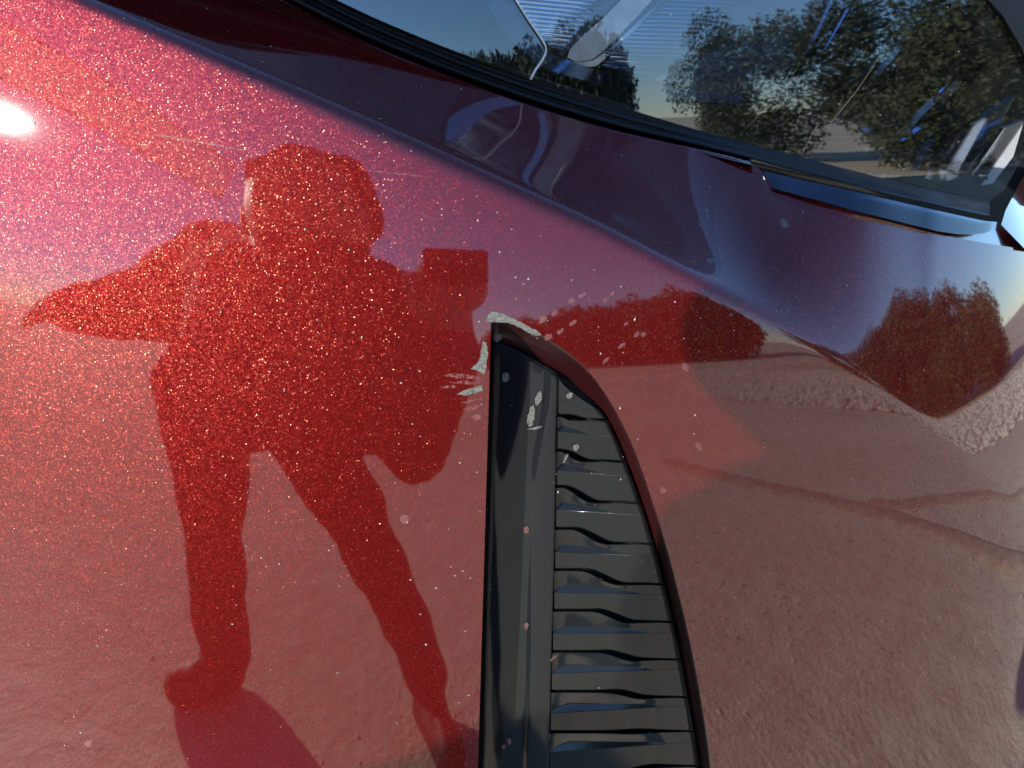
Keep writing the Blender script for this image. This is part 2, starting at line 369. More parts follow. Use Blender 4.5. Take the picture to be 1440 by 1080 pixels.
for r in range(nr + 1):
    for k, c in enumerate(cols):
        tt = (r / nr) ** 1.1
        v = 0
        u = 692 + 92 * c
        for _ in range(3):
            vt = float(trim_top(u)) + 1.0; v = vt + (1300 - vt) * tt
            l, m_, r_ = float(trim_left(v)), float(bar_step(v)), float(bar_right(v))
            u = l + (m_ - l) * c / .64 if c <= .64 else m_ + (r_ - m_) * (c - .64) / .36
        x = (u - m_) / 3.0; h = .0016 * (1 / (1 + math.exp(min(50, max(-50, x)))))            # left field lies a little lower
        edge = min(u - l, r_ - u, (v - vt)); h += .0022 * math.exp(-max(edge, 0) / 1.6)
        h += .004 * max(0, (m_ - u) / 70) ** 2
        vs.append((u, v, -.002 + h))
vs = np.array(vs, float); vs = list(ins(vs[:,0], vs[:,1], vs[:,2])); nc = len(cols); fs = [(r*nc+i, r*nc+i+1, (r+1)*nc+i+1, (r+1)*nc+i) for r in range(nr) for i in range(nc-1)]
k = len(vs)
vs += [p + np.array([0, .012, 0]) for p in vs[:nc]]; fs += [(i+1, i, k+i, k+i+1) for i in range(nc-1)]
k2 = len(vs); L0 = [vs[r*nc] for r in range(nr+1)]; vs += [p + np.array([0, .012, 0]) for p in L0]; fs += [(r*nc, (r+1)*nc, k2+r+1, k2+r) for r in range(nr)]
k3 = len(vs); L0 = [vs[r*nc+nc-1] for r in range(nr+1)]; vs += [p + np.array([0, .012, 0]) for p in L0]; fs += [((r+1)*nc+nc-1, r*nc+nc-1, k3+r, k3+r+1) for r in range(nr)]
mesh('side_bar', vs, fs, M['gloss_black'], insert, 'sharp')

tv = trim[trim[:, 0] > 790]; right_edge = spl(tv[::4, 1], tv[::4, 0])
GRO = [(584,590,846,.0,.7),(633,648,862,.05,.62),(684,706,879,.1,.65),(743,764,900,.22,.7),(801,821,916,.3,.74),(858,874,930,.4,.76),(916,927,940,.45,.76),(972,980,952,.5,.76),
       (1029,1028,962,.5,.78),(1085,1077,970,.5,.78),(1141,1127,977,.5,.78),(1197,1177,983,.5,.78),(1253,1227,988,.5,.78)]
SLV = [(606,834,611,9),(661,853,667,12),(717,868,722,13),(776,890,781,13),(833,905,835,13),(891,915,890,12.5),(947,923,942,12.5),(1003,935,994,13),(1058,940,1046,13),(1112,948,1098,13),(1166,955,1150,13),(1220,962,1202,13)]
def sm(x): x = np.clip(x, 0, 1); return x * x * (3 - 2 * x)
def groove(k, u, bl):
    yl, yr, tip, a, c = GRO[k]; x = (u - bl) / (tip - bl)
    y = yl + (yr - yl) * sm((x - a) / (c - a)); hw = (1.0 + 1.9 * np.exp(-((x - (a + c) / 2) / .16) ** 2)) * np.sqrt(np.clip((1.0 - x) / .25, 0, 1))
    return y + np.clip(x - 1, 0, 9) * 6, np.clip(hw, .05, 9)
na = 56
for k in range(-1, len(GRO) - 1):
    vs, rows = [], []
    for i in range(na + 1):
        a = i / na
        yref = (GRO[k][0] if k >= 0 else 540) + 20; bl = float(bar_right(yref)) + .6; br = float(right_edge(GRO[k + 1][1] - 10)) - .3
        u = bl + (br - bl) * a
        if k >= 0: g0, w0 = groove(k, u, bl); y0 = g0 + w0
        else: y0 = float(trim_top(u)) + 1.2
        g1, w1 = groove(k + 1, u, bl); y1 = max(g1 - w1, y0 + .05)
        if k >= 0:
            yb, tx, ty, th = SLV[k]; x = (u - bl) / (tx - bl); base = yb + (ty - yb) * np.clip(x, 0, 1.3)
            thick = th * np.clip(np.sqrt(np.clip(x, 0, 1) / .16), .25, 1) * np.clip(1 - x, 0, 1) ** .55 if x < 1 else 0.
            thick = max(thick, .02)
        else: base = y0 + (y1 - y0) * .6; thick = .02
        base = min(max(base, y0 + .6 * (y1 - y0)) if k < 0 else base, y1 - 1); topy = max(base - thick, y0 + .5)
        e = thick / PXM * .62
        lvl = [(y0, .009), (y0, .0012), (y0 + min(1.5, (y1-y0)*.05), .0), (y0 + (topy - y0) * .45, e * .30), (topy - .4, e * .97), (topy + .3, e), (base - .5, .0003), (base + .6, -.0002), (base + (y1 - base) * .5, 0), (y1 - min(1.5, (y1-y0)*.05), .0), (y1, .0012), (y1, .009)]
        ur = []
        for yy, off in lvl:
            # keep every row inside the curved right edge of the insert
            lim = float(right_edge(yy)) - .3; uu_ = bl + (lim - bl) * a
            edge = lim - uu_
            ur.append((uu_, float(yy), off + .0025 * math.exp(-edge / 2.2)))
        rows.append(ur)
    q = np.array(rows, float); q = ins(q[...,0], q[...,1], q[...,2]); rows = list(q) + [q[-1] + np.array([0, .012, 0])]
    m_ = len(rows[0]); vs = [p for r_ in rows for p in r_]
    fs = [(i*m_+j, i*m_+j+1, (i+1)*m_+j+1, (i+1)*m_+j) for i in range(len(rows)-1) for j in range(m_-1)]
    mesh('louver', vs, fs, M['louver'], insert, 'sharp')

# ------------------------------------------------------------------ headlight
lamp = group_part('headlight', 'clear headlight with ribbed reflectors and a pale light guide above the crease')
_lx = np.linspace(-.6, 1.0, 161); _ls = .10 + .36 * np.clip((_lx + .2) / .42, 0, 1) ** 2 * (3 - 2 * np.clip((_lx + .2) / .42, 0, 1)); _li = np.cumsum(_ls) * .01; _li -= np.interp(-.1, _lx, _li)
lens_prof = spl(_lx[::4], _li[::4])
def lens_depth(u, v, off=0.):
    d = ray(u, v); Y = np.full(d.shape[:-1], .7)
    for i in range(60):
        P = CAM + d * (Y / d[..., 1])[..., None]; X, Z = P[..., 0], P[..., 2] - 1.02
        Y = .5 * Y + .5 * np.clip(.665 + lens_prof(X) + .03 * Z + .12 * Z * Z, .4, 1.4)
    return Y + off
def lensP(u, v, off=0.): return at_depth(u, v, lens_depth(np.asarray(u, float), np.asarray(v, float), off))
seal_low = spl([-320,150,393,520,600,740,860,1000,1100,1200,1300,1390,1402], [-330,-108,0,64,97,148,184,215,240,264,286,306,308])
lens_low = spl([-320,150,393,520,600,740,860,1000,1100,1200,1300,1380,1400], [-372,-150,-40,22,56,108,146,188,214,240,265,281,284])
uu = np.arange(-300, 1401, 12.)
lens_poly = [(u, float(lens_low(u))) for u in uu] + [(1412,268),(1430,235),(1470,170),(1520,60),(1560,-60),(1560,-330),(1300,-360),(900,-370),(500,-380),(100,-385),(-290,-390)]
uv, faces = sheet(lens_poly, [], 22)
mesh('lens', lensP(uv[:,0], uv[:,1]), faces, M['lens'], lamp, True, normal(lensP, uv[:,0], uv[:,1]))
def strip(name, fnrows, material, parent, **kw):
    rows = [np.array(r_) for r_ in fnrows]; n = len(rows[0]); vs = np.concatenate(rows)
    fs = [(r_*n+i, r_*n+i+1, (r_+1)*n+i+1, (r_+1)*n+i) for r_ in range(len(rows)-1) for i in range(n-1)]
    return mesh(name, vs, fs, material, parent, **kw)
lo, ll = seal_low(uu), lens_low(uu)
yb = body_depth(uu, np.minimum(lo, np.interp(uu, top_edge[:,0], top_edge[:,1]))); yl = lens_depth(uu, ll)
def mixrow(s, off): # s: 0 at skin edge .. 1 at the lens edge
    v = lo + (ll - lo) * s; return at_depth(uu, v, yb + (yl - yb) * s + off)
gl_ = uu < 1058
strip('gap_lip', [r_[gl_] for r_ in (mixrow(-.12, .004), mixrow(-.02, .003), mixrow(.06, .006), mixrow(.14, .02), mixrow(.2, .035))], M['gap_lip'], lamp)
strip('rubber_seal', [mixrow(.12, .03), mixrow(.2, .012), mixrow(.26, .004), mixrow(.32, .001), mixrow(.38, .004), mixrow(.44, .012), mixrow(.5, .014), mixrow(.56, .010), mixrow(.62, .006), mixrow(.70, .005), mixrow(.76, .008), mixrow(.85, .009), mixrow(.93, .003), mixrow(1.0, .0005), mixrow(1.1, .001), mixrow(1.14, .006)], M['rubber'], lamp)
# closed dark housing behind the lens
uv, faces = sheet([(-310,-395),(-310,-330),(393,10),(860,190),(1390,320),(1480,340),(1600,200),(1600,-400)], [], 60)
mesh('housing', lensP(uv[:,0], uv[:,1], .11), faces, M['lamp_black'], lamp)
def plate(name, poly, off, thick, material, spacing=14, tilt=(0, 0), parent=None, bend=0.):
    """a moulded panel of real thickness set 'off' metres behind the lens"""
    p = np.array(poly, float); cen = p.mean(0)
    dense = []
    for i in range(len(p)):
        a, c = p[i], p[(i + 1) % len(p)]; n_ = max(1, int(np.linalg.norm(c - a) / spacing)); dense += [a + (c - a) * q / n_ for q in range(n_)]
    uv, faces = sheet(dense, [], spacing); nb = len(dense)
    o_ = off + (uv[:,0] - cen[0]) * tilt[0] / PXM + (uv[:,1] - cen[1]) * tilt[1] / PXM + bend * ((uv[:,0]-cen[0])**2 + (uv[:,1]-cen[1])**2) / PXM**2
    A = at_depth(uv[:,0], uv[:,1], lens_depth(uv[:,0], uv[:,1]) + o_); B = A + np.array([0, thick, 0]); n_ = len(A)
    # the outline vertices come first in the sheet
    fs = list(faces) + [tuple(n_ + i for i in reversed(f)) for f in faces]
    k = 2 * n_; rim = [A[i] for i in range(nb)] + [B[i] for i in range(nb)]
    fs += [(k + i, k + (i + 1) % nb, k + nb + (i + 1) % nb, k + nb + i) for i in range(nb)]
    return mesh(name, np.concatenate([A, B, np.array(rim)]), fs, material, parent or lamp, 'sharp')
plate('bezel', [(380,-60),(640,-60),(700,20),(770,95),(900,132),(1060,160),(1100,170),(1290,205),(1335,150),(1350,170),(1300,245),(1180,225),(1000,185),(840,140),(700,90),(520,15)], .045, .004, M['lamp_black'], tilt=(.0, -.35))
plate('trim_strip', [(684,6),(700,-4),(722,8),(738,40),(772,74),(830,96),(920,117),(1060,138),(1062,150),(960,140),(850,122),(765,96),(716,56)], .026, .006, M['smoke_chrome'], 10, tilt=(.25, -.55))
plate('side_panel', [(520,-60),(690,-60),(690,0),(712,52),(700,60),(600,20)], .05, .004, M['lamp_black'], tilt=(.35, -.3))
def ribs(name, poly, off, pitch, slope, material, depth=.004, light=None):
    """reflector plate with raised ribs across it"""
    back = plate(name, poly, off, .003, material, 16)
    p = np.array(poly, float); lo_, hi_ = (p[:,1] - slope * p[:,0]).min(), (p[:,1] - slope * p[:,0]).max()
    y = lo_ + pitch * .6
    while y < hi_ - 1:
        xs_ = []
        for i in range(len(p)):
            a, c = p[i], p[(i+1) % len(p)]; fa, fc = a[1] - slope*a[0] - y, c[1] - slope*c[0] - y
            if fa * fc < 0: q = fa / (fa - fc); xs_.append(a[0] + (c[0]-a[0]) * q)
        if len(xs_) >= 2 and max(xs_) - min(xs_) > 3:
            xa, xb = min(xs_) + 1, max(xs_) - 1; X_ = np.linspace(xa, xb, 8); V_ = y + slope * X_
            rr = [at_depth(X_, V_ + dv, lens_depth(X_, V_ + dv) + off + dd) for dv, dd in ((-pitch*.46, .0), (-pitch*.1, -depth), (pitch*.12, -depth*.92), (pitch*.3, .0))]
            strip('rib', rr, light or material, back, smooth=False)
        y += pitch
    return back
ribs('upper_reflector', [(706,-30),(905,-30),(852,8),(793,70),(776,68),(760,50)], .055, 6.2, .10, M['smoke_chrome'])
plate('edge_strip', [(786,76),(793,79),(892,-30),(878,-30)], .030, .006, M['chrome'], 8, tilt=(.2, -.5))
plate('light_guide', [(799,80),(803,68),(818,52),(850,24),(908,-34),(950,-34),(868,52),(846,74),(832,84),(812,87)], .034, .010, M['light_guide'], 9, tilt=(-.7, -.3))
plate('light_guide_foot', [(796,84),(812,88),(834,85),(850,74),(852,82),(838,93),(812,95)], .038, .008, M['light_guide'], 8)
ribs('narrow_reflector', [(842,80),(862,58),(950,-34),(968,-34),(866,72),(850,82)], .046, 4.6, .06, M['smoke_chrome'], .003)
plate('bright_edge', [(858,68),(863,70),(966,-30),(960,-30)], .040, .003, M['chrome'], 8)
ribs('outer_reflector', [(866,70),(968,-30),(1064,-30),(1002,40),(950,88),(925,102),(900,105),(845,92)], .058, 6.0, .04, M['smoke_chrome'])
plate('smooth_panel', [(1068,-30),(1210,-34),(1160,40),(1092,130),(1070,142),(985,128),(920,112),(955,90),(1006,42)], .062, .004, M['chrome'], tilt=(-.15, -.45))
plate('dark_wing', [(1212,-34),(1330,-34),(1385,90),(1345,150),(1300,200),(1120,172),(1092,150),(1165,40)], .055, .004, M['lamp_black'], tilt=(.2, -.1))
plate('wing_edge', [(1088,152),(1094,156),(1168,58),(1220,-30),(1210,-30),(1160,50)], .045, .006, M['smoke_chrome'], 10)
plate('wing_edge', [(1168,176),(1174,180),(1250,90),(1300,30),(1292,28),(1240,88)], .040, .006, M['chrome'], 10, tilt=(.4, -.5))
plate('wing_edge', [(1252,196),(1262,200),(1300,160),(1350,112),(1344,106),(1296,150)], .030, .006, M['chrome'], 10, tilt=(.3, -.6))
plate('wing_facet', [(1200,10),(1290,24),(1240,86),(1172,164),(1110,156),(1168,66)], .050, .003, M['smoke_chrome'], 14, tilt=(.55, .35))
plate('curved_strip', [(1095,158),(1180,172),(1250,186),(1278,178),(1305,150),(1345,112),(1350,122),(1318,158),(1288,194),(1258,204),(1180,188),(1100,174)], .036, .005, M['smoke_chrome'], 10, tilt=(.1, .5))
plate('corner_prism', [(1338,192),(1428,136),(1396,192),(1352,246),(1330,262),(1300,250)], .018, .012, M['smoke_chrome'], 10, tilt=(.7, .3))
plate('corner_prism', [(1366,246),(1412,180),(1440,170),(1425,220),(1396,258),(1374,262)], .014, .010, M['chrome'], 10, tilt=(.6, .5))
for poly in ([(1200,206),(1222,209),(1221,216),(1200,214)], [(1366,243),(1388,247),(1390,253),(1370,250)], [(1260,178),(1285,186),(1280,196),(1262,190)]):
    plate('bright_clip', poly, .012, .004, M['chrome'], 8, tilt=(-.8, .4))
plate('upper_rim', [(1352,-34),(1384,-8),(1412,24),(1436,64),(1452,100),(1475,120),(1500,60),(1480,-34)], -.004, .02, M['rubber'], 12)
# lower corner marker lens and the dark gap beneath it
mk_ = [(1072,240),(1140,256),(1200,269),(1300,292),(1385,311),(1402,312),(1400,322),(1386,328),(1366,330),(1345,329),(1318,325),(1290,318),(1250,308),(1200,296),(1140,279),(1085,264)]
def on_body(poly, lift, material, name, parent, spacing=10, thick=.004, drop=0.):
    p = np.array(poly, float); dense = []
    for i in range(len(p)):
        a, c = p[i], p[(i+1) % len(p)]; n_ = max(1, int(np.linalg.norm(c-a)/spacing)); dense += [a+(c-a)*q/n_ for q in range(n_)]
    uv, faces = sheet(dense, [], spacing); nb = len(dense)
    Y = body_depth(uv[:,0], uv[:,1]) - lift + drop * uv[:,1] / PXM
    A = at_depth(uv[:,0], uv[:,1], Y); rim = np.concatenate([A[:nb], A[:nb] + np.array([0, thick, 0])]); k = len(A)
    fs = list(faces) + [(k+i, k+(i+1)%nb, k+nb+(i+1)%nb, k+nb+i) for i in range(nb)]
    return mesh(name, np.concatenate([A, rim]), fs, material, parent, 'sharp', facing=True)
on_body(mk_, .004, M['marker'], 'marker_backing', lamp)
on_body(mk_, .009, M['marker_lens'], 'marker_lens', lamp, thick=.006)
on_body([(1064,250),(1200,285),(1300,310),(1400,318),(1470,340),(1470,372),(1440,364),(1380,352),(1300,336),(1200,308),(1080,272)], -.012, M['gap_lip'], 'gap_floor', lamp, thick=.004)
# neighbouring fender panel past the lamp's corner
uv, faces = sheet([(1408,316),(1414,296),(1440,246),(1455,236),(1500,240),(1525,300),(1525,376),(1440,349)], [], 16)
def fend(u, v):
    d = ray(u, v); Y = np.full(d.shape[:-1], .75)
    for i in range(40):
        P = CAM + d * (Y / d[..., 1])[..., None]; Y = .5*Y + .5*np.clip(.74 + 1.1*(P[...,0]-.45) + .9*(P[...,0]-.45)**2 + 1.3*(P[...,2]-.95), .3, 2)
    return at_depth(u, v, Y)
mesh('fender_panel', fend(uv[:,0], uv[:,1]), faces, M['paint'], car, True, normal(fend, uv[:,0], uv[:,1]))

# ------------------------------------------------------------------ added unseen panel on a stand, put here to shade the shelf above the crease
S_ = np.array(SUN); A_ = body(0., float(crease(0.))); E_ = body(960., float(crease(960.)))
ed_ = E_ - A_; ed_ -= S_ * (ed_ @ S_); ed_ /= np.linalg.norm(ed_); up_ = np.cross(ed_, S_); up_ *= np.sign(up_[2])
O_ = A_ + S_ * .9
bd = link(bpy.data.objects.new('added_shade_panel', None)); foot = O_ + ed_ * -.30 + up_ * .09 - S_ * -.02; bd.location = (foot[0], foot[1], 0)
thing(bd, 'added white cloth panel on a slim stand outside the frame, put there only to shade the bumper above its crease', 'panel')
bw = bpy.data.materials.new('shade_helper_cloth'); bw.use_nodes = True; t = bw.node_tree; t.nodes.remove(t.nodes['Principled BSDF'])
d_ = N(t, 'ShaderNodeBsdfDiffuse'); d_.inputs[0].default_value = (.55, .56, .58, 1); tl_ = N(t, 'ShaderNodeBsdfTranslucent'); tl_.inputs[0].default_value = (.105, .125, .20, 1)
ad_ = N(t, 'ShaderNodeAddShader'); L(t, d_.outputs[0], ad_.inputs[0]); L(t, tl_.outputs[0], ad_.inputs[1]); L(t, ad_.outputs[0], t.nodes['Material Output'].inputs[0]); steel = mat('grey_steel', (.3, .3, .3), .4, 1.)[0]
def bpt(a, q, n_): return O_ + ed_ * a + up_ * q + S_ * n_
cs = [(-.34, .002), (.60, .002), (.60, .128), (-.34, .128)]
mesh('panel_cloth', [bpt(a, q, 0) for a, q in cs], [(0,1,2,3)], bw, bd, smooth=False)
for i_ in range(4): mesh('frame_rod', *tube([tuple(bpt(*cs[i_], 0)), tuple(bpt(*cs[(i_+1) % 4], 0))], [.0025, .0025], 6), steel, bd)
top_ = bpt(-.32, .10, .012); bx_, by_ = top_[0] - .75, top_[1] + .05; bd.location = (bx_, by_, 0)
bpy.context.view_layer.update()
for o_ in bd.children: o_.location = -bd.location
mesh('pole', *tube([(bx_, by_, 0), (bx_, by_, 1.55)], [.009, .008]), steel, bd); mesh('arm', *tube([(bx_, by_, 1.5), tuple(top_)], [.008, .007]), steel, bd)
for k in range(3):
    a_ = k * 2.094 + 2.6; mesh('leg', *tube([(bx_, by_, .35), (bx_ + .28*math.cos(a_), by_ + .28*math.sin(a_), .008)], [.007, .006]), steel, bd)

# ------------------------------------------------------------------ chips, scrapes, splashes and dust on the skin
NV = np.array
def blob(name, poly, material, parent, lift=.0001, fn=body, jag=1.8, thick=True):
    p = np.array(poly, float); dense = []
    for i in range(len(p)):
        a, c = p[i], p[(i+1) % len(p)]; n_ = max(1, int(np.linalg.norm(c-a)/3)); dense += [a+(c-a)*q/n_ + RNG.uniform(-jag, jag, 2)*.5 for q in range(n_)]
    dense = np.array(dense); cen = dense.mean(0); mid = cen + (dense - cen) * .6; n_ = len(dense)
    uv = np.concatenate([dense, mid, cen[None]]); P = fn(uv[:,0], uv[:,1]); nn = normal(fn, uv[:,0], uv[:,1])
    P = P + nn * np.concatenate([np.full(n_, lift*.3), np.full(n_+1, lift)])[:, None]
    fs = [(i, (i+1)%n_, n_+(i+1)%n_, n_+i) for i in range(n_)] + [(n_+i, n_+(i+1)%n_, 2*n_) for i in range(n_)]
    return mesh(name, P, fs, material, parent, True, nn)
blob('paint_chip', [(684,452),(686,443),(694,438),(706,441),(722,448),(740,457),(756,466),(762,472),(752,472),(736,464),(718,455),(704,449),(694,448),(689,452)], M['primer'], bumper, .00005)
blob('paint_chip', [(678,480),(684,482),(686,500),(684,516),(681,526),(674,523),(662,519),(672,512),(676,498)], M['primer'], bumper)
blob('paint_chip', [(641,555),(652,548),(668,545),(678,541),(678,550),(668,553),(654,556)], M['primer'], bumper)
for poly in ([(622,528),(640,524),(676,530),(678,534),(645,532)], [(632,538),(655,535),(679,537),(660,541)], [(645,566),(662,562),(676,560),(660,567)], [(618,545),(636,541),(645,544),(630,547)],
             [(664,590),(672,584),(677,582),(677,589),(668,592)], [(650,575),(668,570),(676,572),(660,578)]):
    blob('scrape_mark', poly, M['scuff_and_streak'], bumper, .00015)
for a, c, w_ in (((190,184),(372,216),1.3),((500,238),(612,250),1.0),((143,82),(156,93),.9),((745,470),(760,478),1.5),((1076,408),(1084,380),.7),((988,560),(991,530),1.6)):  # long streaks paint in a reflected sunlit edge; short ones are scratches
    a, c = NV(a, float), NV(c, float); d_ = (c-a)/np.linalg.norm(c-a); q = NV([-d_[1], d_[0]]) * w_
    blob('scratch_and_reflection', [a, a+(c-a)*.3+q*.7, a+(c-a)*.6+q, c, a+(c-a)*.6-q, a+(c-a)*.3-q*.7], M['scuff_and_streak'], bumper, .00015, jag=.4)
def oval(cx, cy, rx, ry, ang):
    ca, sa = math.cos(R(ang)), math.sin(R(ang)); return [(cx + rx*math.cos(t_)*ca - ry*math.sin(t_)*sa, cy + rx*math.cos(t_)*sa + ry*math.sin(t_)*ca) for t_ in np.linspace(0, 6.283, 9)[:-1]]
for cx, cy, rx, ry, an in ((763,450,7,4,-40),(771,474,6,4.5,-20),(788,466,6,3,-35),(806,454,6,3.5,-35),(804,423,5,4,-20),(819,415,7,3,-30),(780,441,5,3,-30),(851,422,4,2.5,-40),(861,412,4,2.5,-40),(852,507,6,2.5,-45),(874,486,7,2.5,-40),
    (895,471,5,3,-45),(964,516,6,5,70),(983,628,8,4,60),(932,690,5,4,20),(905,470,4,2.5,-30),(1028,443,4,3,0),(1000,367,6,4,0),(1103,314,5,8,-20),(670,586,6,3.5,-15),(569,730,6,7,0),(124,1046,6,5,0),(880,455,4,2,-40),(1075,412,2,7,20)):
    blob('dried_splash', oval(cx, cy, rx, ry, an), M['splat'] if cy > 400 else M['grime'], bumper, .0002)
blob('stuck_crumb', oval(700,474,5,6,0), M['grime'], bumper, .002, lambda u, v: ins(u, v, -.004))
for cx, cy, rx, ry, an in ((711,531,5,7,20),(801,556,5,4,-30),(810,629,4,5,30),(747,585,5,16,10),(757,560,4,12,15),(740,745,4,6,0),(740,880,3,5,0),(778,925,6,2,-40),(716,1042,3,5,0),(708,1050,3,3,0),(795,645,8,2,-60),(752,602,12,2,-10)):
    blob('grime_spot', oval(cx, cy, rx, ry, an), M['grime'] if cy < 650 else M['splat'], insert, .0004, lambda u, v: ins(u, v, -.0022))
for i in range(22):
    q = RNG.uniform(); cx = 1108 - 125 * q + RNG.normal() * 7; cy = 222 + 105 * RNG.uniform() + RNG.normal() * 4
    if cy > top_edge[np.abs(top_edge[:,0] - cx).argmin()][1] + 8: blob('dried_splash', oval(cx, cy, RNG.uniform(.8, 3.0), RNG.uniform(.8, 2.4), RNG.uniform(0, 90)), M['grime'], bumper, .0002)
def specks(name, n_, fn, ok, parent, material, smin, smax, lift=.0003):
    vs, fs = [], []; u = RNG.uniform(-40, 1480, n_ * 3); v = RNG.uniform(-20, 1100, n_ * 3); keep = ok(u, v); u, v = u[keep][:n_], v[keep][:n_]
    P = fn(u, v); nn = normal(fn, u, v)
    for p, q in zip(P, nn):
        s = smin + (smax - smin) * RNG.uniform() ** 4; a = np.cross(q, RNG.normal(size=3)); a /= np.linalg.norm(a); e = np.cross(q, a); k = len(vs); o_ = p + q * lift
        vs += [o_ - a*s, o_ + e*s*RNG.uniform(.4, 1), o_ + a*s*RNG.uniform(.6, 1.4), o_ - e*s*RNG.uniform(.4, 1), o_ + q*s*.5]; fs += [(k, k+1, k+4), (k+1, k+2, k+4), (k+2, k+3, k+4), (k+3, k, k+4)]
    o = mesh(name, vs, fs, material, parent, smooth=False); o['kind'] = 'stuff'; return o
top_v = lambda u: np.interp(u, top_edge[:,0], top_edge[:,1])
specks('dust', 1000, body, lambda u, v: (v > top_v(u) + 6) & ~inside(lip, u, v), bumper, M['dust'], .00018, .0011)
specks('dust', 160, lambda u, v: ins(u, v, -.0022), lambda u, v: inside(trim, u, v), insert, M['dust'], .00018, .0009)
specks('dust', 420, lensP, lambda u, v: (v < lens_low(u) - 4) & (u < 1400), lamp, M['dust'], .00018, .0011)
# dry grass blade caught in the seal, and thin cobweb strands
def strand(name, pts, r_, material, parent, lift):
    q = path(pts, 5); P = lensP(q[:,0], q[:,1], -lift); rad = [r_ * (1 - .6 * i / len(P)) for i in range(len(P))]
    return mesh(name, *tube(P, rad, 6), material, parent)
straw = mat('dry_straw', (.62, .56, .46), .7)[0]
strand('dry_grass_blade', [(746,112),(752,100),(764,82),(768,70),(764,58),(745,30),(722,-6)], .0010, straw, lamp, .003)
for pts in ([(1040,192),(1052,178),(1070,160)], [(1126,222),(1138,196),(1152,172)], [(1166,176),(1210,120),(1236,80)]):
    strand('cobweb_strand', pts, .00022, M['grime'], lamp, .002)

# ------------------------------------------------------------------ the photographer (seen only as a reflection) and the phone
cloth, t, b = mat('dark_jacket_cloth', (.035, .035, .04), .9)
jeans = mat('dark_trousers_cloth', (.018, .02, .028), .9)[0]; skin = mat('skin', (.42, .25, .18), .55)[0]; hairm = mat('dark_hair', (.02, .014, .01), .6)[0]; shoe = mat('dark_shoe', (.02, .02, .02), .6)[0]
person = link(bpy.data.objects.new('person', None)); person.location = (-.4, -.15, 0)
thing(person, 'person in dark jacket and trousers leaning in with a phone, mirrored in the red paint', 'person')
LIMBS = [ # a,b,ra,rb
((-.235,.12,1.085),(-.24,.13,1.095),.108,.104), # head
((-.27,.08,1.03),(-.32,.03,1.0),.085,.12), # neck
((-.36,-.03,.94),(-.47,-.12,.86),.17,.18),
((-.47,-.12,.86),(-.55,-.18,.79),.18,.17),
((-.42,-.08,1.0),(-.62,-.24,1.05),.13,.14), # upper back
((-.62,-.24,1.04),(-.90,-.28,.955),.14,.105),
((-.95,-.36,1.0),(-1.45,-.52,.945),.13,.10),
((-1.45,-.52,.945),(-1.95,-.66,.90),.10,.07),
((-.25,-.08,.95),(-.14,-.16,.76),.13,.11),
((-.2,-.11,.99),(-.06,-.15,.97),.10,.08),
((-.14,-.16,.76),(-.09,-.17,.68),.11,.085),
((-.09,-.17,.68),(-.01,-.14,.88),.085,.09),
((-.01,-.14,.88),(.005,-.12,1.01),.085,.055),
((-.35,-.12,.85),(-.22,-.15,.80),.15,.14),
((-.66,-.2,.74),(-.65,-.13,.42),.14,.08),
((-.65,-.13,.42),(-.70,-.15,.2),.08,.085),
((-.70,-.15,.2),(-.71,-.16,.1),.085,.08),
((-.70,-.14,.06),(-.80,-.02,.045),.055,.045),
((-.41,-.2,.74),(-.24,-.10,.55),.11,.078),
((-.24,-.10,.55),(-.165,-.14,.34),.075,.066),
((-.165,-.14,.34),(-.09,-.17,.1),.066,.055),
((-.09,-.15,.05),(-.04,-.03,.045),.05,.042),
]
LIMBS = [l for l in LIMBS if not (l[0][0] < -.94)] + [((-.90,-.28,.955), (-1.26,-.32,.905), .105, .07), ((-1.26,-.32,.905), (-1.36,-.33,.895), .05, .04), ((-.02,-.10,1.02), (.05,-.095,1.02), .06, .05)]
def hand(w, pd, ac, cu, length=.085):
    w, pd, ac, cu = (np.array(x, float) for x in (w, pd, ac, cu)); pd /= np.linalg.norm(pd); ac /= np.linalg.norm(ac); cu /= np.linalg.norm(cu); out = []
    for o_, l_ in ((-.032, .82), (-.011, 1.0), (.011, .95), (.032, .76)):
        b0 = w + ac * o_ + pd * .03; a1 = b0 + pd * length * .45 * l_; a2 = a1 + (pd * .5 + cu * .6) * length * .4 * l_; a3 = a2 + (pd * .1 + cu) * length * .3 * l_
        out += [(w + ac * o_ * .6, b0, .016, .012), (b0, a1, .012, .0105), (a1, a2, .0105, .010), (a2, a3, .010, .009)]
    t1 = w - ac * .045 + pd * .005; out += [(w, t1, .018, .014), (t1, t1 - ac * .012 + pd * .04 + cu * .012, .013, .010)]
    return out
HANDS = [((-1.36,-.33,.895), (-.95,-.05,-.15), (.3,-.6,.7), (.1,.3,-.95)), ((.01,-.11,1.005), (.05,.25,.95), (-.95,.1,.1), (.05,.95,-.1))]
for h_ in HANDS: LIMBS += hand(*h_)
vs, fs = [], []
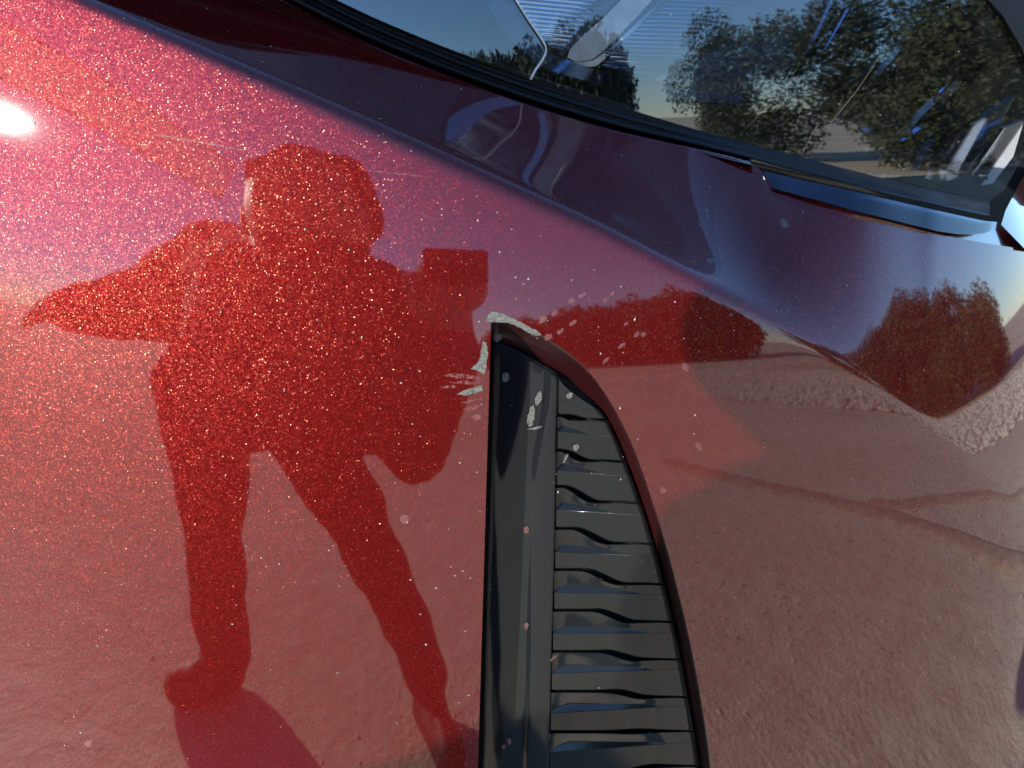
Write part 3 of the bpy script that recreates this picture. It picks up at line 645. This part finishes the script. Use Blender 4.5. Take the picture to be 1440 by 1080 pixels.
for a_, b_, ra, rb in LIMBS:
    a_, b_ = Vector(a_), Vector(b_); q = (b_ - a_).to_track_quat('Z', 'Y') if (b_ - a_).length > 1e-6 else Vector((0,0,1)).to_track_quat('Z', 'Y'); k0 = len(vs); rings = []
    for j in range(13):
        th = math.pi * j / 12; c_ = math.cos(th); ctr, rad = (b_, rb) if j <= 6 else (a_, ra)
        if j == 6: rings.append((b_, rb, 0.)); rings.append((a_, ra, 0.)); continue
        rings.append((ctr, rad * math.sin(th) if 0 < j < 12 else 1e-4, rad * c_))
    for ctr, rr_, zz in rings: vs += [ctr + q @ Vector((rr_ * math.cos(2*math.pi*i/14), rr_ * math.sin(2*math.pi*i/14), zz)) for i in range(14)]
    for j in range(len(rings) - 1): fs += [(k0+j*14+i, k0+(j+1)*14+i, k0+(j+1)*14+(i+1)%14, k0+j*14+(i+1)%14) for i in range(14)]
    fs += [tuple(k0+i for i in range(14)), tuple(k0+(len(rings)-1)*14+13-i for i in range(14))]
bo = mesh('body', vs, fs, cloth, person)
rm = bo.modifiers.new('remesh', 'REMESH'); rm.mode = 'VOXEL'; rm.voxel_size = .0075; rm.use_smooth_shade = True
sm_ = bo.modifiers.new('smooth', 'SMOOTH'); sm_.factor = .5; sm_.iterations = 4
bpy.context.view_layer.update(); dg = bpy.context.evaluated_depsgraph_get(); ev = bpy.data.meshes.new_from_object(bo.evaluated_get(dg))
bo.modifiers.clear(); bo.data = ev; ev.materials.clear()
for m_ in (cloth, jeans, skin, shoe): ev.materials.append(m_)
def close(c, p_, d): return (Vector(c) - Vector(p_)).length < d
nv_ = len(ev.vertices); co_ = np.empty(nv_ * 3, np.float32); ev.vertices.foreach_get('co', co_); co_ = co_.reshape(-1, 3)      # creases in the cloth
no_ = np.empty(nv_ * 3, np.float32); ev.vertex_normals.foreach_get('vector', no_); no_ = no_.reshape(-1, 3)
away = lambda p_, d: np.linalg.norm(co_ - np.array(p_), axis=1) > d
x_, y_, z_ = co_.T; w_ = .006 * np.sin(31*z_ + 9*x_) * np.sin(17*x_ - 8*z_ + 5*y_) + .0015 * np.sin(60*z_ + 20*np.sin(9*x_))
w_ *= away((-1.36,-.33,.895), .17) & away((.01,-.09,1.02), .13) & (away((-.25,.13,1.09), .16) | (z_ < 1.03))
ev.vertices.foreach_set('co', (co_ + no_ * w_[:, None]).ravel()); ev.update()
for f in ev.polygons:
    c = f.center; f.use_smooth = True
    f.material_index = 2 if (close(c, (-1.38,-.33,.895), .14) or close(c, (.01,-.09,1.03), .11) or c.z > 1.04 and close(c, (-.25,.13,1.09), .125)) else 3 if c.z < .1 else 1 if c.z < .8 else 0
def ellipsoid(c, r, nu=18, nv=12, f=None):
    vs, fs = [], []
    for j in range(nv + 1):
        for i in range(nu):
            th, ph = math.pi * j / nv, 2 * math.pi * i / nu; d = Vector((math.sin(th)*math.cos(ph), math.sin(th)*math.sin(ph), math.cos(th)))
            k = f(d) if f else 1; vs.append((c[0]+d.x*r[0]*k, c[1]+d.y*r[1]*k, c[2]+d.z*r[2]*k))
    fs = [(j*nu+i, j*nu+(i+1)%nu, (j+1)*nu+(i+1)%nu, (j+1)*nu+i) for j in range(nv) for i in range(nu)]
    return vs, fs
mesh('hair', *ellipsoid((-.24,.115,1.107), (.122,.104,.092), f=lambda d: 1.0 / (abs(d.x)**2.4 + abs(d.y)**2.4 + abs(d.z)**2.4) ** (1/2.4) * .98 + .06*math.sin(9*d.x+3*d.z) + .05*math.sin(11*d.y) - (.16 if d.y > .45 and d.z < .35 else 0)), hairm, person)
mesh('nose', *ellipsoid((-.247,.224,1.085), (.014,.02,.02), 10, 8), skin, person)
for sx in (-1, 1):
    mesh('ear', *ellipsoid((-.25+sx*.096,.13,1.085), (.012,.02,.03), 10, 8), skin, person)
    mesh('eye', *ellipsoid((-.248+sx*.033,.21,1.102), (.012,.01,.008), 10, 8), hairm, person)
mesh('mouth', *ellipsoid((-.247,.21,1.052), (.024,.012,.006), 10, 8), mat('lips', (.35,.13,.11), .5)[0], person)
# phone held just behind the lens
ph = link(bpy.data.objects.new('mobile_phone', None)); ph.location = (.02, -.03, 1.05)
thing(ph, 'black phone held in the right hand of the mirrored person', 'phone')
pm = mat('black_phone_body', (.015, .015, .017), .25, .3)[0]
def rbox(c, s, rad=.008):
    bm = bmesh.new(); bmesh.ops.create_cube(bm, size=1); bmesh.ops.scale(bm, vec=s, verts=bm.verts); bmesh.ops.bevel(bm, geom=bm.edges[:], offset=min(rad, min(s)*.45), segments=3, affect='EDGES')
    R_ = Matrix.Rotation(-PITCH, 4, 'X'); vs = [tuple((R_ @ v.co) + Vector(c)) for v in bm.verts]; fs = [tuple(v.index for v in f.verts) for f in bm.faces]; bm.free(); return vs, fs
mesh('case', *rbox((.022,-.03,1.05), (.138,.009,.072)), pm, ph)
mesh('camera_bump', *rbox((-.012,-.0205,1.052), (.036,.004,.036), .002), pm, ph)
mesh('screen', *rbox((.022,-.0345,1.048), (.130,.001,.066), .0004), mat('phone_glass', (.01,.01,.012), .08)[0], ph)
